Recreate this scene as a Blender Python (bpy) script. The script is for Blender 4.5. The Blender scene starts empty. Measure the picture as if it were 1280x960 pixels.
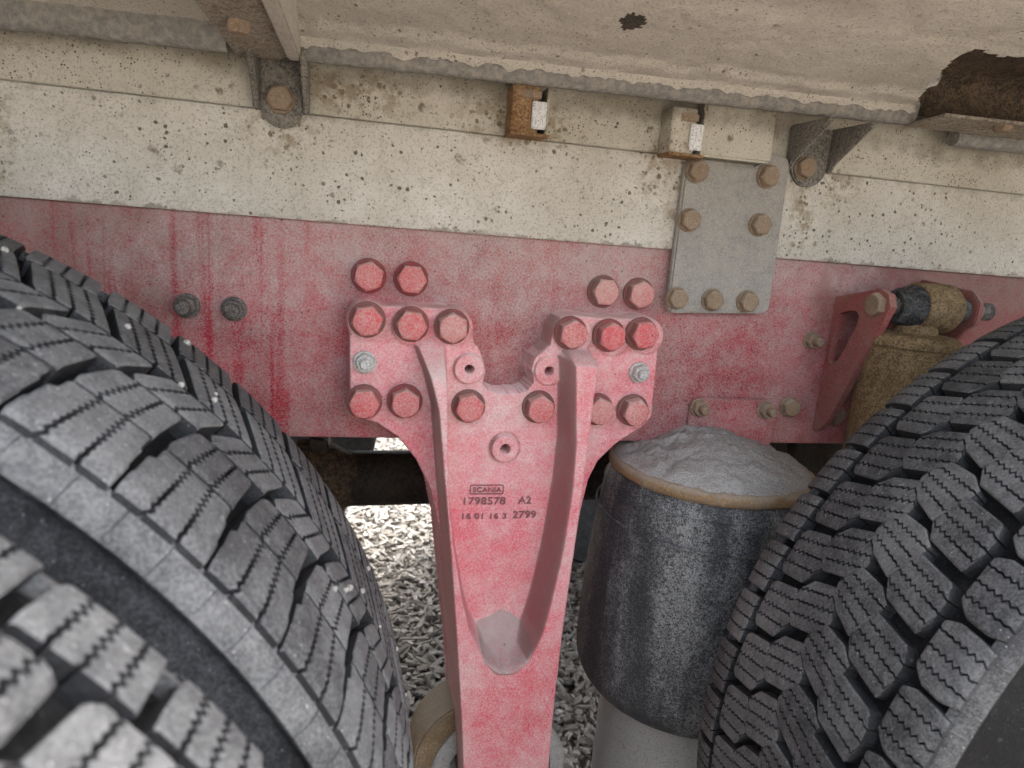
import bpy, bmesh, math, random
import numpy as np
from mathutils import Vector, Matrix, noise as mnoise

random.seed(7)
rng = np.random.default_rng(7)
SC = bpy.context.scene
COL = SC.collection

# ------------------------------------------------------------------ camera
FPX = 850.0                       # focal length in photograph pixels (1280 wide)
AX = np.array([[0.97493809, 0.03033717, 0.22039824],
               [-0.20829635, -0.2235483, 0.95217582],
               [0.07815597, -0.97422062, -0.21162663]])   # world axes as (right, down, forward)
CAM = np.array([0.0, -0.85, 1.0])
cd = bpy.data.cameras.new('camera')
cam = bpy.data.objects.new('camera', cd)
COL.objects.link(cam)
rot = Matrix([[AX[i, 0], -AX[i, 1], -AX[i, 2]] for i in range(3)])
cam.matrix_world = Matrix.Translation(Vector(CAM)) @ rot.to_4x4()
cd.sensor_width = 36.0
cd.lens = 36.0 * FPX / 1280.0
cd.clip_start = 0.02
cd.clip_end = 500
cd.dof.use_dof = True
cd.dof.focus_distance = 0.80
cd.dof.aperture_fstop = 7.0
SC.camera = cam

# ------------------------------------------------------------------ light
SUN_EL, SUN_AZ = 60.0, 55.0       # azimuth clockwise from +Y: behind the camera
w = bpy.data.worlds.new('World')
SC.world = w
w.use_nodes = True
wn = w.node_tree
bgn = wn.nodes['Background']
sky = wn.nodes.new('ShaderNodeTexSky')
sky.sky_type = 'NISHITA'
sky.sun_disc = False
sky.sun_elevation = math.radians(SUN_EL)
sky.sun_rotation = math.radians(SUN_AZ)
sky.air_density = 1.0
sky.dust_density = 6.0
sky.ozone_density = 0.6
hs = wn.nodes.new('ShaderNodeHueSaturation')       # overcast: the cloud layer takes the blue out
hs.inputs['Saturation'].default_value = 0.40
wn.links.new(sky.outputs[0], hs.inputs['Color'])
wn.links.new(hs.outputs[0], bgn.inputs[0])
bgn.inputs[1].default_value = 0.15
sd = bpy.data.lights.new('sun', 'SUN')
sd.energy = 0.8
sd.angle = math.radians(24)
sd.color = (1.0, 0.99, 0.975)
sun = bpy.data.objects.new('sun', sd)
COL.objects.link(sun)
az, el = math.radians(SUN_AZ), math.radians(SUN_EL)
sdir = Vector((math.sin(az) * math.cos(el), math.cos(az) * math.cos(el), math.sin(el)))
sun.rotation_euler = sdir.to_track_quat('Z', 'Y').to_euler()
SC.view_settings.view_transform = 'Standard'
SC.view_settings.look = 'None'
SC.view_settings.exposure = 3.0
SC.view_settings.gamma = 1.0


def at(px, py, Y=None, Z=None, X=None):
    """A point of the place seen at photograph pixel (px, py), on the plane Y=, Z= or X=."""
    d = AX @ np.array([px - 640.0, py - 480.0, FPX])
    if Y is not None:
        t = (Y - CAM[1]) / d[1]
    elif Z is not None:
        t = (Z - CAM[2]) / d[2]
    else:
        t = (X - CAM[0]) / d[0]
    return CAM + t * d


def atxz(pts, Y):
    return np.array([at(x, y, Y)[[0, 2]] for x, y in pts])


# ------------------------------------------------------------------ object helpers
def tag(o, label=None, cat=None, group=None, kind=None):
    if label: o['label'] = label
    if cat: o['category'] = cat
    if group: o['group'] = group
    if kind: o['kind'] = kind
    return o


def empty(name, loc, label, cat, group=None):
    o = bpy.data.objects.new(name, None)
    o.empty_display_size = 0.05
    COL.objects.link(o)
    o.location = loc
    return tag(o, label, cat, group)


def finish(me, m, smooth=35):
    if m is not None:
        me.materials.append(m)
    me.polygons.foreach_set('use_smooth', [True] * len(me.polygons))
    me.update()
    if smooth < 180:
        me.set_sharp_from_angle(angle=math.radians(smooth))


def add(name, me, parent=None):
    """Mesh given in world coordinates, or in the parent's frame if the parent is moved."""
    o = bpy.data.objects.new(name, me)
    COL.objects.link(o)
    if parent is not None:
        o.parent = parent
    return o


def wadd(name, me, parent):
    """World-coordinate mesh under a parent that stands away from the origin."""
    o = add(name, me, parent)
    base = Vector((0, 0, 0))
    p = parent
    while p is not None:
        base += p.location
        p = p.parent
    o.location = -base
    return o


class MB:
    def __init__(s):
        s.v, s.f = [], []

    def raw(s, v, f):
        n = len(s.v)
        s.v += [tuple(map(float, p)) for p in v]
        s.f += [tuple(int(i) + n for i in q) for q in f]
        return s

    def box(s, x0, x1, y0, y1, z0, z1):
        return s.raw([(x0, y0, z0), (x1, y0, z0), (x1, y1, z0), (x0, y1, z0), (x0, y0, z1), (x1, y0, z1), (x1, y1, z1), (x0, y1, z1)],
                     [(3, 2, 1, 0), (4, 5, 6, 7), (0, 1, 5, 4), (1, 2, 6, 5), (2, 3, 7, 6), (3, 0, 4, 7)])

    def prism(s, pts, h, fn):
        """pts 2-D outline, h list of offsets along the third direction; fn(a, b, h) -> xyz"""
        n = len(pts)
        v = [fn(a, b, k) for k in h for a, b in pts]
        f = []
        for r in range(len(h) - 1):
            for i in range(n):
                j = (i + 1) % n
                f.append((r * n + i, r * n + j, (r + 1) * n + j, (r + 1) * n + i))
        f.append(tuple(range(n))[::-1])
        f.append(tuple((len(h) - 1) * n + i for i in range(n)))
        return s.raw(v, f)

    def rings(s, rings, cap=True):
        n = len(rings[0])
        v = [p for r in rings for p in r]
        f = []
        for k in range(len(rings) - 1):
            for i in range(n):
                j = (i + 1) % n
                f.append((k * n + i, k * n + j, (k + 1) * n + j, (k + 1) * n + i))
        if cap:
            f.append(tuple(range(n))[::-1])
            f.append(tuple((len(rings) - 1) * n + i for i in range(n)))
        return s.raw(v, f)

    def lathe(s, prof, org, axis, n=48, cap=False):
        """prof: (radius, distance along axis)"""
        axis = Vector(axis).normalized()
        a = axis.orthogonal().normalized()
        b = axis.cross(a)
        org = Vector(org)
        R = []
        for r, h in prof:
            R.append([tuple(org + axis * h + (a * math.cos(t) + b * math.sin(t)) * r) for t in np.linspace(0, 2 * math.pi, n, endpoint=False)])
        return s.rings(R, cap)

    def tube(s, pts, r, n=16, cap=True):
        pts = [Vector(p) for p in pts]
        R = []
        for i, p in enumerate(pts):
            d = (pts[min(i + 1, len(pts) - 1)] - pts[max(i - 1, 0)]).normalized()
            a = d.cross(Vector((0.13, 0.9, 0.41))).normalized()
            b = d.cross(a)
            rr = r[i] if isinstance(r, (list, tuple)) else r
            R.append([tuple(p + (a * math.cos(t) + b * math.sin(t)) * rr) for t in np.linspace(0, 2 * math.pi, n, endpoint=False)])
        return s.rings(R, cap)

    def mesh(s, m, smooth=35, bevel=0.0, seg=2, jitter=0.0, jscale=40):
        me = bpy.data.meshes.new('m')
        me.from_pydata(s.v, [], s.f)
        bm = bmesh.new()
        bm.from_mesh(me)
        bmesh.ops.recalc_face_normals(bm, faces=bm.faces)
        if bevel > 0:
            ed = [e for e in bm.edges if len(e.link_faces) == 2 and e.calc_face_angle(0) > math.radians(28)]
            bmesh.ops.bevel(bm, geom=ed, offset=bevel, segments=seg, affect='EDGES', clamp_overlap=True)
        if jitter:
            for v in bm.verts:
                v.co += Vector(mnoise.noise_vector(v.co * jscale)) * jitter
        bm.to_mesh(me)
        bm.free()
        finish(me, m, smooth)
        return me


def sdf_poly(P, x, z):
    P = np.asarray(P)
    d = np.full(x.shape, 1e9)
    s = np.ones(x.shape)
    n = len(P)
    for i in range(n):
        a, b = P[i], P[i - 1]
        ex, ez = b - a
        wx, wz = x - a[0], z - a[1]
        t = np.clip((wx * ex + wz * ez) / (ex * ex + ez * ez + 1e-12), 0, 1)
        d = np.minimum(d, (wx - ex * t) ** 2 + (wz - ez * t) ** 2)
        c1, c2, c3 = z >= a[1], z < b[1], ex * wz > ez * wx
        s = np.where((c1 & c2 & c3) | (~c1 & ~c2 & ~c3), -s, s)
    return s * np.sqrt(d)


def sstep(t):
    t = np.clip(t, 0, 1)
    return t * t * (3 - 2 * t)


def round_poly(pts, k=3):
    """Chaikin corner cutting of a closed outline."""
    P = [np.array(p, float) for p in pts]
    for _ in range(k):
        Q = []
        for i in range(len(P)):
            a, b = P[i], P[(i + 1) % len(P)]
            Q += [a * .75 + b * .25, a * .25 + b * .75]
        P = Q
    return np.array(P)


def round_rect(x0, x1, z0, z1, r, n=5):
    out = []
    for cx, cz, a0 in ((x1 - r, z1 - r, 0), (x0 + r, z1 - r, 90), (x0 + r, z0 + r, 180), (x1 - r, z0 + r, 270)):
        for k in range(n + 1):
            t = math.radians(a0 + 90 * k / n)
            out.append((cx + r * math.cos(t), cz + r * math.sin(t)))
    return out


def vnoise(x, y, z, oct=4, rough=.55):
    o = np.zeros(len(x))
    for i in range(len(x)):
        o[i] = mnoise.fractal(Vector((x[i], y[i], z[i])), 1.0 - rough + .3, 2.0, oct)
    return o


# ------------------------------------------------------------------ materials
class NT:
    def __init__(s, name):
        s.m = bpy.data.materials.new(name)
        s.m.use_nodes = True
        s.t = s.m.node_tree
        s.b = s.t.nodes['Principled BSDF']
        s.pos = s.new('ShaderNodeNewGeometry').outputs['Position']

    def new(s, t):
        return s.t.nodes.new(t)

    def put(s, sock, v):
        if v is None:
            return
        if isinstance(v, bpy.types.NodeSocket):
            s.t.links.new(v, sock)
        elif isinstance(v, (tuple, list)) and len(v) == 3 and sock.type == 'RGBA':
            sock.default_value = (*v, 1)
        else:
            sock.default_value = v

    def vec(s, sc=(1, 1, 1), off=(0, 0, 0), src=None):
        n = s.new('ShaderNodeMapping')
        s.put(n.inputs[0], src or s.pos)
        n.inputs['Scale'].default_value = sc
        n.inputs['Location'].default_value = off
        return n.outputs[0]

    def noise(s, scale, detail=4, rough=.55, vec=None, dist=0.0):
        n = s.new('ShaderNodeTexNoise')
        s.put(n.inputs['Vector'], vec or s.pos)
        n.inputs['Scale'].default_value = scale
        n.inputs['Detail'].default_value = detail
        n.inputs['Roughness'].default_value = rough
        n.inputs['Distortion'].default_value = dist
        return n.outputs[0]

    def vor(s, scale, vec=None, feat='F1', out='Distance', rnd=1.0):
        n = s.new('ShaderNodeTexVoronoi')
        n.feature = feat
        s.put(n.inputs['Vector'], vec or s.pos)
        n.inputs['Scale'].default_value = scale
        n.inputs['Randomness'].default_value = rnd
        return n.outputs[out]

    def rng(s, v, a, b, c=0.0, d=1.0, smooth=True):
        n = s.new('ShaderNodeMapRange')
        n.interpolation_type = 'SMOOTHSTEP' if smooth else 'LINEAR'
        s.put(n.inputs[0], v)
        for i, k in enumerate((a, b, c, d)):
            s.put(n.inputs[i + 1], k)
        return n.outputs[0]

    def math(s, op, a, b=None, c=None, clamp=False):
        n = s.new('ShaderNodeMath')
        n.operation = op
        n.use_clamp = clamp
        s.put(n.inputs[0], a)
        s.put(n.inputs[1], b)
        if c is not None:
            s.put(n.inputs[2], c)
        return n.outputs[0]

    def mix(s, f, a, b, mode='MIX'):
        n = s.new('ShaderNodeMix')
        n.data_type = 'RGBA'
        n.blend_type = mode
        s.put(n.inputs[0], f)
        s.put(n.inputs[6], a)
        s.put(n.inputs[7], b)
        return n.outputs[2]

    def sep(s):
        n = s.new('ShaderNodeSeparateXYZ')
        s.put(n.inputs[0], s.pos)
        return n.outputs

    def up(s):
        g = s.new('ShaderNodeNewGeometry')
        n = s.new('ShaderNodeSeparateXYZ')
        s.put(n.inputs[0], g.outputs['Normal'])
        return n.outputs[2]

    def bump(s, h, dist=.001, strength=1.0, prev=None):
        n = s.new('ShaderNodeBump')
        n.inputs['Strength'].default_value = strength
        n.inputs['Distance'].default_value = dist
        s.put(n.inputs['Height'], h)
        if prev is not None:
            s.put(n.inputs['Normal'], prev)
        return n.outputs[0]

    def out(s, col, rough=.8, normal=None, metal=None, spec=.3):
        s.put(s.b.inputs['Base Color'], col)
        s.put(s.b.inputs['Roughness'], rough)
        s.put(s.b.inputs['Normal'], normal)
        s.put(s.b.inputs['Metallic'], metal)
        s.b.inputs['Specular IOR Level'].default_value = spec
        return s.m

    def spots(s, scale, r0, r1, prob, warp=.25, off=(0, 0, 0)):
        """Mask of round-ish spots: voronoi cells, a share 'prob' of them filled, radius varied."""
        v = s.vec(off=off)
        nw = s.new('ShaderNodeTexNoise')
        s.put(nw.inputs['Vector'], v)
        nw.inputs['Scale'].default_value = scale * 1.7
        mx = s.new('ShaderNodeMix')
        mx.data_type = 'VECTOR'
        mx.inputs[0].default_value = warp / scale
        ad = s.new('ShaderNodeVectorMath')
        ad.operation = 'ADD'
        sc = s.new('ShaderNodeVectorMath')
        sc.operation = 'SCALE'
        s.put(sc.inputs[0], nw.outputs['Color'])
        sc.inputs['Scale'].default_value = warp / scale
        s.put(ad.inputs[0], v)
        s.put(ad.inputs[1], sc.outputs[0])
        n = s.new('ShaderNodeTexVoronoi')
        s.put(n.inputs['Vector'], ad.outputs[0])
        n.inputs['Scale'].default_value = scale
        sp = s.new('ShaderNodeSeparateColor')
        s.put(sp.inputs[0], n.outputs['Color'])
        rad = s.rng(sp.outputs[0], 0, 1, r0, r1, False)
        inside = s.rng(s.math('SUBTRACT', n.outputs['Distance'], rad), -.06, .05, 1, 0)
        on = s.math('LESS_THAN', sp.outputs[1], prob)
        return s.math('MULTIPLY', inside, on)


def red_paint(name, dust=.45, streaks=0.0, topdust=0.0, red=(.42, .034, .058), deep=(.32, .022, .040), dustc=(.49, .425, .405), updust=.45, patchy=.10, leftk=.72, vary=0.0, spray_shade=False, grain=.28):
    n = NT(name)
    big = n.noise(7, 5, .6)
    mid = n.noise(38, 5, .6)
    # fine worm-like dust grain
    fine = n.noise(430, 3, .65, dist=.9)
    grit = n.noise(900, 2, .6)
    col = n.mix(n.rng(n.noise(4, 4, .55), .35, .65), deep, red)
    col = n.mix(n.rng(n.noise(90, 4, .6, n.vec(off=(3, 1, 2))), .45, .7, 0, .35), col, (.50, .06, .065))
    amt = n.math('ADD', n.rng(big, .32, .68, -patchy, patchy), n.rng(mid, .3, .7, -.12, .12))
    amt = n.math('ADD', amt, dust)
    sx, sy, sz = n.sep()
    if topdust:
        zz = n.math('ADD', sz, n.rng(mid, 0, 1, -.035, .035))
        amt = n.math('ADD', amt, n.rng(zz, .83, 1.0, 0, topdust))
    if streaks:
        st = n.noise(1.0, 3, .5, n.vec((60, 4, 2.2)))
        st2 = n.noise(1.0, 2, .5, n.vec((26, 4, .7), (5, 0, 0)))
        k = n.math('MULTIPLY', n.rng(st, .48, .66), n.rng(st2, .38, .62))
        k = n.math('MULTIPLY', k, n.rng(sx, -.22, .06, streaks, streaks * .15))
        amt = n.math('SUBTRACT', amt, k)
        rust = n.math('MULTIPLY', n.rng(n.noise(1.0, 3, .5, n.vec((95, 4, 3), (2, 0, 4))), .62, .72), n.rng(sx, -.05, .1, .55, 0))
        col = n.mix(rust, col, (.33, .075, .035))
    if vary:
        amt = n.math('ADD', amt, n.rng(n.new('ShaderNodeObjectInfo').outputs['Random'], 0, 1, -vary, vary))
    up = n.rng(n.up(), .15, .85, 0, updust)
    amt = n.math('ADD', amt, up)
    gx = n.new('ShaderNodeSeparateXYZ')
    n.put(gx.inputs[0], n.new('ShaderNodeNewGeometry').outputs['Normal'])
    leftw = n.rng(gx.outputs[0], -.35, -.85, 0, leftk)  # left-facing walls: brown grime, with their shade painted in
    g = n.rng(fine, .35, .65, -grain, grain)
    g = n.math('ADD', g, n.rng(grit, .3, .7, -.14, .14))
    f = n.math('ADD', amt, g, clamp=True)
    f = n.math('MULTIPLY', f, .92)
    dc = n.mix(n.noise(60, 3), dustc, (dustc[0] * .72, dustc[1] * .68, dustc[2] * .64))
    if spray_shade:        # brown road film, with the shade at the rail ends painted in
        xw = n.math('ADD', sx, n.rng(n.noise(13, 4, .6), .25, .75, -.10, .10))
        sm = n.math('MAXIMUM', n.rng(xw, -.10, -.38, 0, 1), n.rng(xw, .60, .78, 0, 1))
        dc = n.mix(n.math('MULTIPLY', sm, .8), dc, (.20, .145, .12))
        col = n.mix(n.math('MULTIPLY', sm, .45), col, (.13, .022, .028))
    col = n.mix(f, col, dc)
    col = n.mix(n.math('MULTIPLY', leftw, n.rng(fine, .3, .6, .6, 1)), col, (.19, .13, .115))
    sp = n.spots(120, .02, .16, .22)
    col = n.mix(n.math('MULTIPLY', sp, .75), col, (.07, .045, .04))
    sp2 = n.spots(34, .04, .16, .12, off=(1, 2, 3))
    col = n.mix(n.math('MULTIPLY', sp2, .45), col, (.22, .15, .12))
    h = n.math('ADD', n.math('MULTIPLY', fine, .6), n.math('MULTIPLY', mid, 1.5))
    nb = n.bump(h, .0011, .8)
    nb = n.bump(grit, .0004, .6, nb)
    return n.out(col, n.rng(f, 0, 1, .45, .92), nb, spec=.14)


def dusty_plain(name, base, dark, spot=(.06, .05, .035), fine_amt=.35, spotk=1.0, grime=.5, bumpk=1.0, zband=None, cluster=None):
    """Pale paint or dusty sheet with fly-speck dirt at three sizes."""
    n = NT(name)
    big = n.noise(5, 5, .6)
    mid = n.noise(45, 5, .65)
    fine = n.noise(420, 3, .7)
    col = n.mix(n.rng(big, .3, .7, 0, grime), base, dark)
    col = n.mix(n.rng(mid, .45, .75, 0, grime * .7), col, dark)
    col = n.mix(n.rng(fine, .48, .68, 0, fine_amt), col, tuple(c * .42 for c in dark))
    s1 = n.spots(300, .05, .34, .50)
    s2 = n.spots(115, .03, .27, .42, .5, off=(4, 5, 6))
    s3 = n.spots(42, .05, .21, .34, .7, off=(7, 1, 9))
    # spots gather in patches
    patch = n.rng(n.noise(9, 5, .65, n.vec(off=(9, 9, 1))), .36, .56, .2, 1)
    col = n.mix(n.math('MULTIPLY', n.math('MULTIPLY', s1, n.rng(n.noise(26, 4, .6), .36, .6, .3, .85)), spotk), col, (spot[0] * 1.5, spot[1] * 1.4, spot[2] * 1.3))
    col = n.mix(n.math('MULTIPLY', n.math('MULTIPLY', s2, patch), .85 * spotk), col, tuple(c * 1.1 for c in spot))
    ring = n.math('MULTIPLY', s3, n.rng(n.noise(240, 2), .35, .6, .25, .8))
    col = n.mix(n.math('MULTIPLY', n.math('MULTIPLY', ring, patch), spotk * .85), col, (spot[0] * 1.9, spot[1] * 1.7, spot[2] * 1.4))
    if cluster:
        mask = None
        for c0, rx, rz in cluster:
            d = n.new('ShaderNodeVectorMath')
            d.operation = 'LENGTH'
            n.put(d.inputs[0], n.vec((1 / rx, 0, 1 / rz), (-c0[0] / rx, 0, -c0[1] / rz)))
            k = n.rng(d.outputs['Value'], .35, 1.15, 1, 0)
            mask = k if mask is None else n.math('MAXIMUM', mask, k)
        c4 = n.spots(120, .10, .42, .75, .6, off=(3, 3, 8))
        col = n.mix(n.math('MULTIPLY', n.math('MULTIPLY', mask, c4), .85), col, (.10, .075, .045))
        col = n.mix(n.math('MULTIPLY', mask, n.rng(n.noise(70, 4, .65), .42, .62, 0, .75)), col, (.27, .215, .14))
    if zband:
        sx, sy, sz = n.sep()
        z = n.math('ADD', sz, n.rng(mid, .2, .8, -.008, .008))
        for a, b, k in zband:
            col = n.mix(n.math('MULTIPLY', n.rng(z, a, b), n.rng(n.noise(16, 4), .3, .65, .2, k)), col, (.12, .095, .065))
    nb = n.bump(n.math('ADD', fine, n.math('MULTIPLY', mid, 1.5)), .0012 * bumpk, .8)
    return n.out(col, .9, nb, spec=.08)


def rubber(name, base=.035, dustk=.5, dustc=(.20, .195, .185), spec=.16):
    n = NT(name)
    big = n.noise(9, 5, .6)
    mid = n.noise(70, 5, .65)
    fine = n.noise(480, 3, .7)
    amt = n.math('ADD', n.rng(big, .3, .7, dustk - .25, dustk + .2), n.rng(mid, .3, .7, -.22, .22))
    amt = n.math('ADD', amt, n.rng(fine, .35, .65, -.28, .28), clamp=True)
    oi = n.new('ShaderNodeObjectInfo')
    amt = n.math('ADD', amt, n.rng(oi.outputs['Random'], 0, 1, -.16, .16), clamp=True)
    col = n.mix(amt, (base, base, base * 1.03), dustc)
    s = n.spots(420, .05, .26, .16)
    col = n.mix(n.math('MULTIPLY', s, .7), col, tuple(min(.5, c * 2.4) for c in dustc))
    s = n.spots(90, .03, .20, .10, .6, off=(2, 8, 5))
    col = n.mix(n.math('MULTIPLY', s, .5), col, tuple(min(.5, c * 1.7) for c in dustc))
    nb = n.bump(n.math('ADD', fine, n.math('MULTIPLY', mid, 1.2)), .0008, .7)
    return n.out(col, n.rng(amt, 0, 1, .55, .9), nb, spec=spec)


def grime_metal(name, a, b, c, rust=.4, rough=.85, dustc=None, dk=0.0, bumpd=.0014):
    n = NT(name)
    big = n.noise(22, 5, .65)
    mid = n.noise(120, 5, .65)
    fine = n.noise(400, 3, .7)
    col = n.mix(n.rng(big, .35, .65), a, b)
    col = n.mix(n.math('MULTIPLY', n.rng(mid, .42, .66), rust), col, c)
    col = n.mix(n.rng(fine, .47, .66, 0, .7), col, tuple(k * .30 for k in a))
    col = n.mix(n.rng(fine, .50, .32, 0, .55), col, tuple(min(.75, k * 1.45) for k in b))
    if dustc:
        f = n.math('ADD', n.rng(fine, .35, .65, -.3, .3), n.rng(mid, .3, .7, dk - .25, dk + .25), clamp=True)
        f = n.math('ADD', f, n.rng(n.up(), .1, .8, 0, .5), clamp=True)
        col = n.mix(f, col, dustc)
    nb = n.bump(n.math('ADD', n.math('MULTIPLY', fine, .7), n.math('MULTIPLY', mid, 1.6)), bumpd, .8)
    return n.out(col, rough, nb, spec=.12)


M = {}
M['rail'] = red_paint('dusty_red_rail', .44, streaks=.58, topdust=.34, deep=(.24, .016, .032), spray_shade=True, patchy=.11)
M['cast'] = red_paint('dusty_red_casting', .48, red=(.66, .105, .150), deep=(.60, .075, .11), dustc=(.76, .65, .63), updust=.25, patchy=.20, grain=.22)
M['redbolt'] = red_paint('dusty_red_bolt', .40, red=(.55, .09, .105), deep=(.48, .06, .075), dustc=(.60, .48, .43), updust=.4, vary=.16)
M['gusset'] = red_paint('dull_red_gusset', .50, red=(.30, .04, .045), deep=(.22, .022, .03), dustc=(.34, .25, .21), leftk=.12)
M['washer'] = red_paint('grimy_red_washer', .55, red=(.32, .05, .06), deep=(.24, .03, .04), dustc=(.20, .155, .135), updust=.2, vary=.2)
M['white'] = dusty_plain('cream_paint', (.66, .63, .57), (.47, .43, .36), zband=[(1.003, .999, .6), (1.104, 1.124, .35)], grime=.8, fine_amt=.5, cluster=[((-.092, 1.095), .045, .030), ((.395, 1.06), .022, .075), ((.575, 1.06), .020, .075), ((-.385, 1.06), .035, .07), ((.18, 1.13), .10, .035), ((.60, 1.10), .06, .03), ((-.02, 1.145), .10, .03), ((.36, 1.10), .03, .04)])
M['whiteup'] = dusty_plain('cream_paint_upper', (.60, .57, .49), (.42, .385, .31), spotk=1.15, grime=.7, zband=[(1.142, 1.165, .6)], cluster=[((-.092, 1.095), .045, .030), ((.395, 1.06), .022, .075), ((.575, 1.06), .020, .075), ((-.385, 1.06), .035, .07), ((.18, 1.13), .10, .035), ((.60, 1.10), .06, .03), ((-.02, 1.145), .10, .03), ((.36, 1.10), .03, .04)])
M['pan'] = dusty_plain('dusty_body_sheet', (.60, .565, .50), (.47, .435, .38), spot=(.12, .10, .08), fine_amt=.45, bumpk=2.6, grime=.6)
M['hem'] = grime_metal('worn_grey_hem', (.20, .195, .188), (.22, .213, .20), (.36, .335, .295), .35, dustc=(.46, .42, .36), dk=.12, bumpd=.002)
M['beam'] = grime_metal('dirty_brown_beam', (.28, .24, .19), (.36, .325, .275), (.17, .12, .075), .6, bumpd=.002)
M['strap'] = grime_metal('dark_dirty_strap', (.15, .14, .125), (.22, .205, .18), (.30, .27, .22), .5)
M['rust'] = grime_metal('rusty_steel', (.25, .145, .07), (.32, .21, .12), (.14, .075, .035), .6)
M['crimp'] = grime_metal('rusty_muddy_crimp', (.27, .16, .07), (.31, .22, .13), (.12, .065, .03), .7, dustc=(.36, .32, .27), dk=.08, bumpd=.003)
M['rustbolt'] = grime_metal('rusty_dusty_bolt', (.22, .15, .095), (.30, .225, .16), (.12, .07, .04), .7, dustc=(.38, .32, .25), dk=.15)
M['zinc'] = grime_metal('dull_zinc', (.42, .42, .41), (.55, .55, .53), (.25, .22, .18), .4, .6, dustc=(.48, .44, .39), dk=.1, bumpd=.0006)
M['darknut'] = grime_metal('dark_oily_nut', (.07, .065, .06), (.14, .13, .12), (.28, .25, .23), .5, .6, bumpd=.0006)
M['silver'] = grime_metal('bare_steel', (.62, .62, .62), (.72, .72, .71), (.45, .42, .38), .3, .5, bumpd=.0004)
M['plate'] = grime_metal('dusty_grey_plate', (.25, .245, .235), (.31, .295, .27), (.36, .335, .295), .5, dustc=(.34, .315, .275), dk=.40, bumpd=.001)
M['cav'] = grime_metal('dark_rusty_channel', (.05, .038, .03), (.10, .075, .055), (.20, .14, .085), .6, bumpd=.004)
M['blacktube'] = grime_metal('black_oily_tube', (.012, .011, .010), (.03, .027, .024), (.09, .06, .035), .35, .55)
M['shock'] = grime_metal('rusty_ochre_shock', (.21, .145, .075), (.27, .20, .115), (.09, .06, .032), .6, bumpd=.0022)
M['bush'] = grime_metal('black_rubber_bush', (.03, .03, .032), (.06, .06, .062), (.3, .28, .25), .3)
M['tread'] = rubber('dusty_tread_rubber', .055, .45, (.19, .189, .186))
M['treadR'] = rubber('dark_tread_rubber', .040, .42, (.150, .149, .146))
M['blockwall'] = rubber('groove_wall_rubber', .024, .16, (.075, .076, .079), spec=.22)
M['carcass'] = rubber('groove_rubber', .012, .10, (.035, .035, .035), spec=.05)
M['sidewall'] = rubber('sidewall_rubber', .022, .30, (.085, .088, .093), spec=.10)
M['piston'] = dusty_plain('dusty_grey_piston', (.34, .33, .315), (.24, .235, .225), fine_amt=.5, spotk=.4)
M['mud'] = dusty_plain('dry_grey_mud', (.42, .41, .39), (.28, .27, .255), fine_amt=.5, spotk=.35, bumpk=3)
M['pebble'] = grime_metal('pale_pebble', (.42, .40, .37), (.32, .30, .27), (.5, .49, .46), .5, .7, bumpd=.0004)
M['mudlight'] = red_paint('caked_dust_on_red', .90, red=(.60, .10, .14), deep=(.5, .08, .11), dustc=(.46, .43, .41), updust=.1, patchy=.3)
M['letter'] = red_paint('dirt_in_lettering', .45, red=(.26, .09, .10), deep=(.20, .06, .07), dustc=(.26, .20, .19), updust=.2)


def bellows_mat():
    n = NT('dusty_black_bellows')
    sx, sy, sz = n.sep()
    fine = n.noise(330, 3, .7, dist=1.4)
    mid = n.noise(40, 5, .6)
    big = n.noise(1, 3, .5, n.vec((24, 24, 3)))
    amt = n.math('ADD', n.rng(big, .32, .68, -.16, .36), n.rng(mid, .3, .7, -.10, .10))
    f = n.math('MULTIPLY', n.rng(n.math('ADD', fine, n.math('MULTIPLY', amt, .22)), .44, .70), n.rng(amt, -.25, .5, .14, .60))
    col = n.mix(f, (.030, .031, .034), (.42, .42, .41))
    col = n.mix(n.rng(n.noise(700, 2), .55, .7, 0, .3), col, (.25, .25, .25))
    nb = n.bump(n.math('ADD', fine, mid), .0007, .6)
    return n.out(col, n.rng(f, 0, 1, .5, .9), nb, spec=.15)


M['bellows'] = bellows_mat()


def mulch_mat():
    n = NT('weathered_wood_chips')
    oi = n.new('ShaderNodeAttribute')
    oi.attribute_name = 'tone'
    t = oi.outputs['Fac']
    col = n.mix(t, (.15, .138, .12), (.38, .36, .325))
    col = n.mix(n.rng(n.noise(160, 4, .6), .4, .7, 0, .5), col, (.13, .105, .08))
    return n.out(col, .9, n.bump(n.noise(500, 3), .001, .7), spec=.2)


def ground_mat():
    n = NT('wood_chip_ground')
    v = n.vor(38, n.vec((1, .45, 1)))
    c = n.mix(n.rng(v, 0, .7), (.42, .38, .32), (.14, .115, .09))
    c = n.mix(n.rng(n.noise(9, 5), .3, .7, 0, .5), c, (.36, .32, .27))
    return n.out(c, .95, n.bump(n.noise(60, 4), .01, .8), spec=.2)


M['mulch'] = mulch_mat()
M['ground'] = ground_mat()

# ------------------------------------------------------------------ the setting: ground and wood chips
g = MB().raw([(-150, -150, 0), (150, -150, 0), (150, 150, 0), (-150, 150, 0)], [(0, 1, 2, 3)]).mesh(M['ground'])
tag(add('ground', g), kind='structure')


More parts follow.
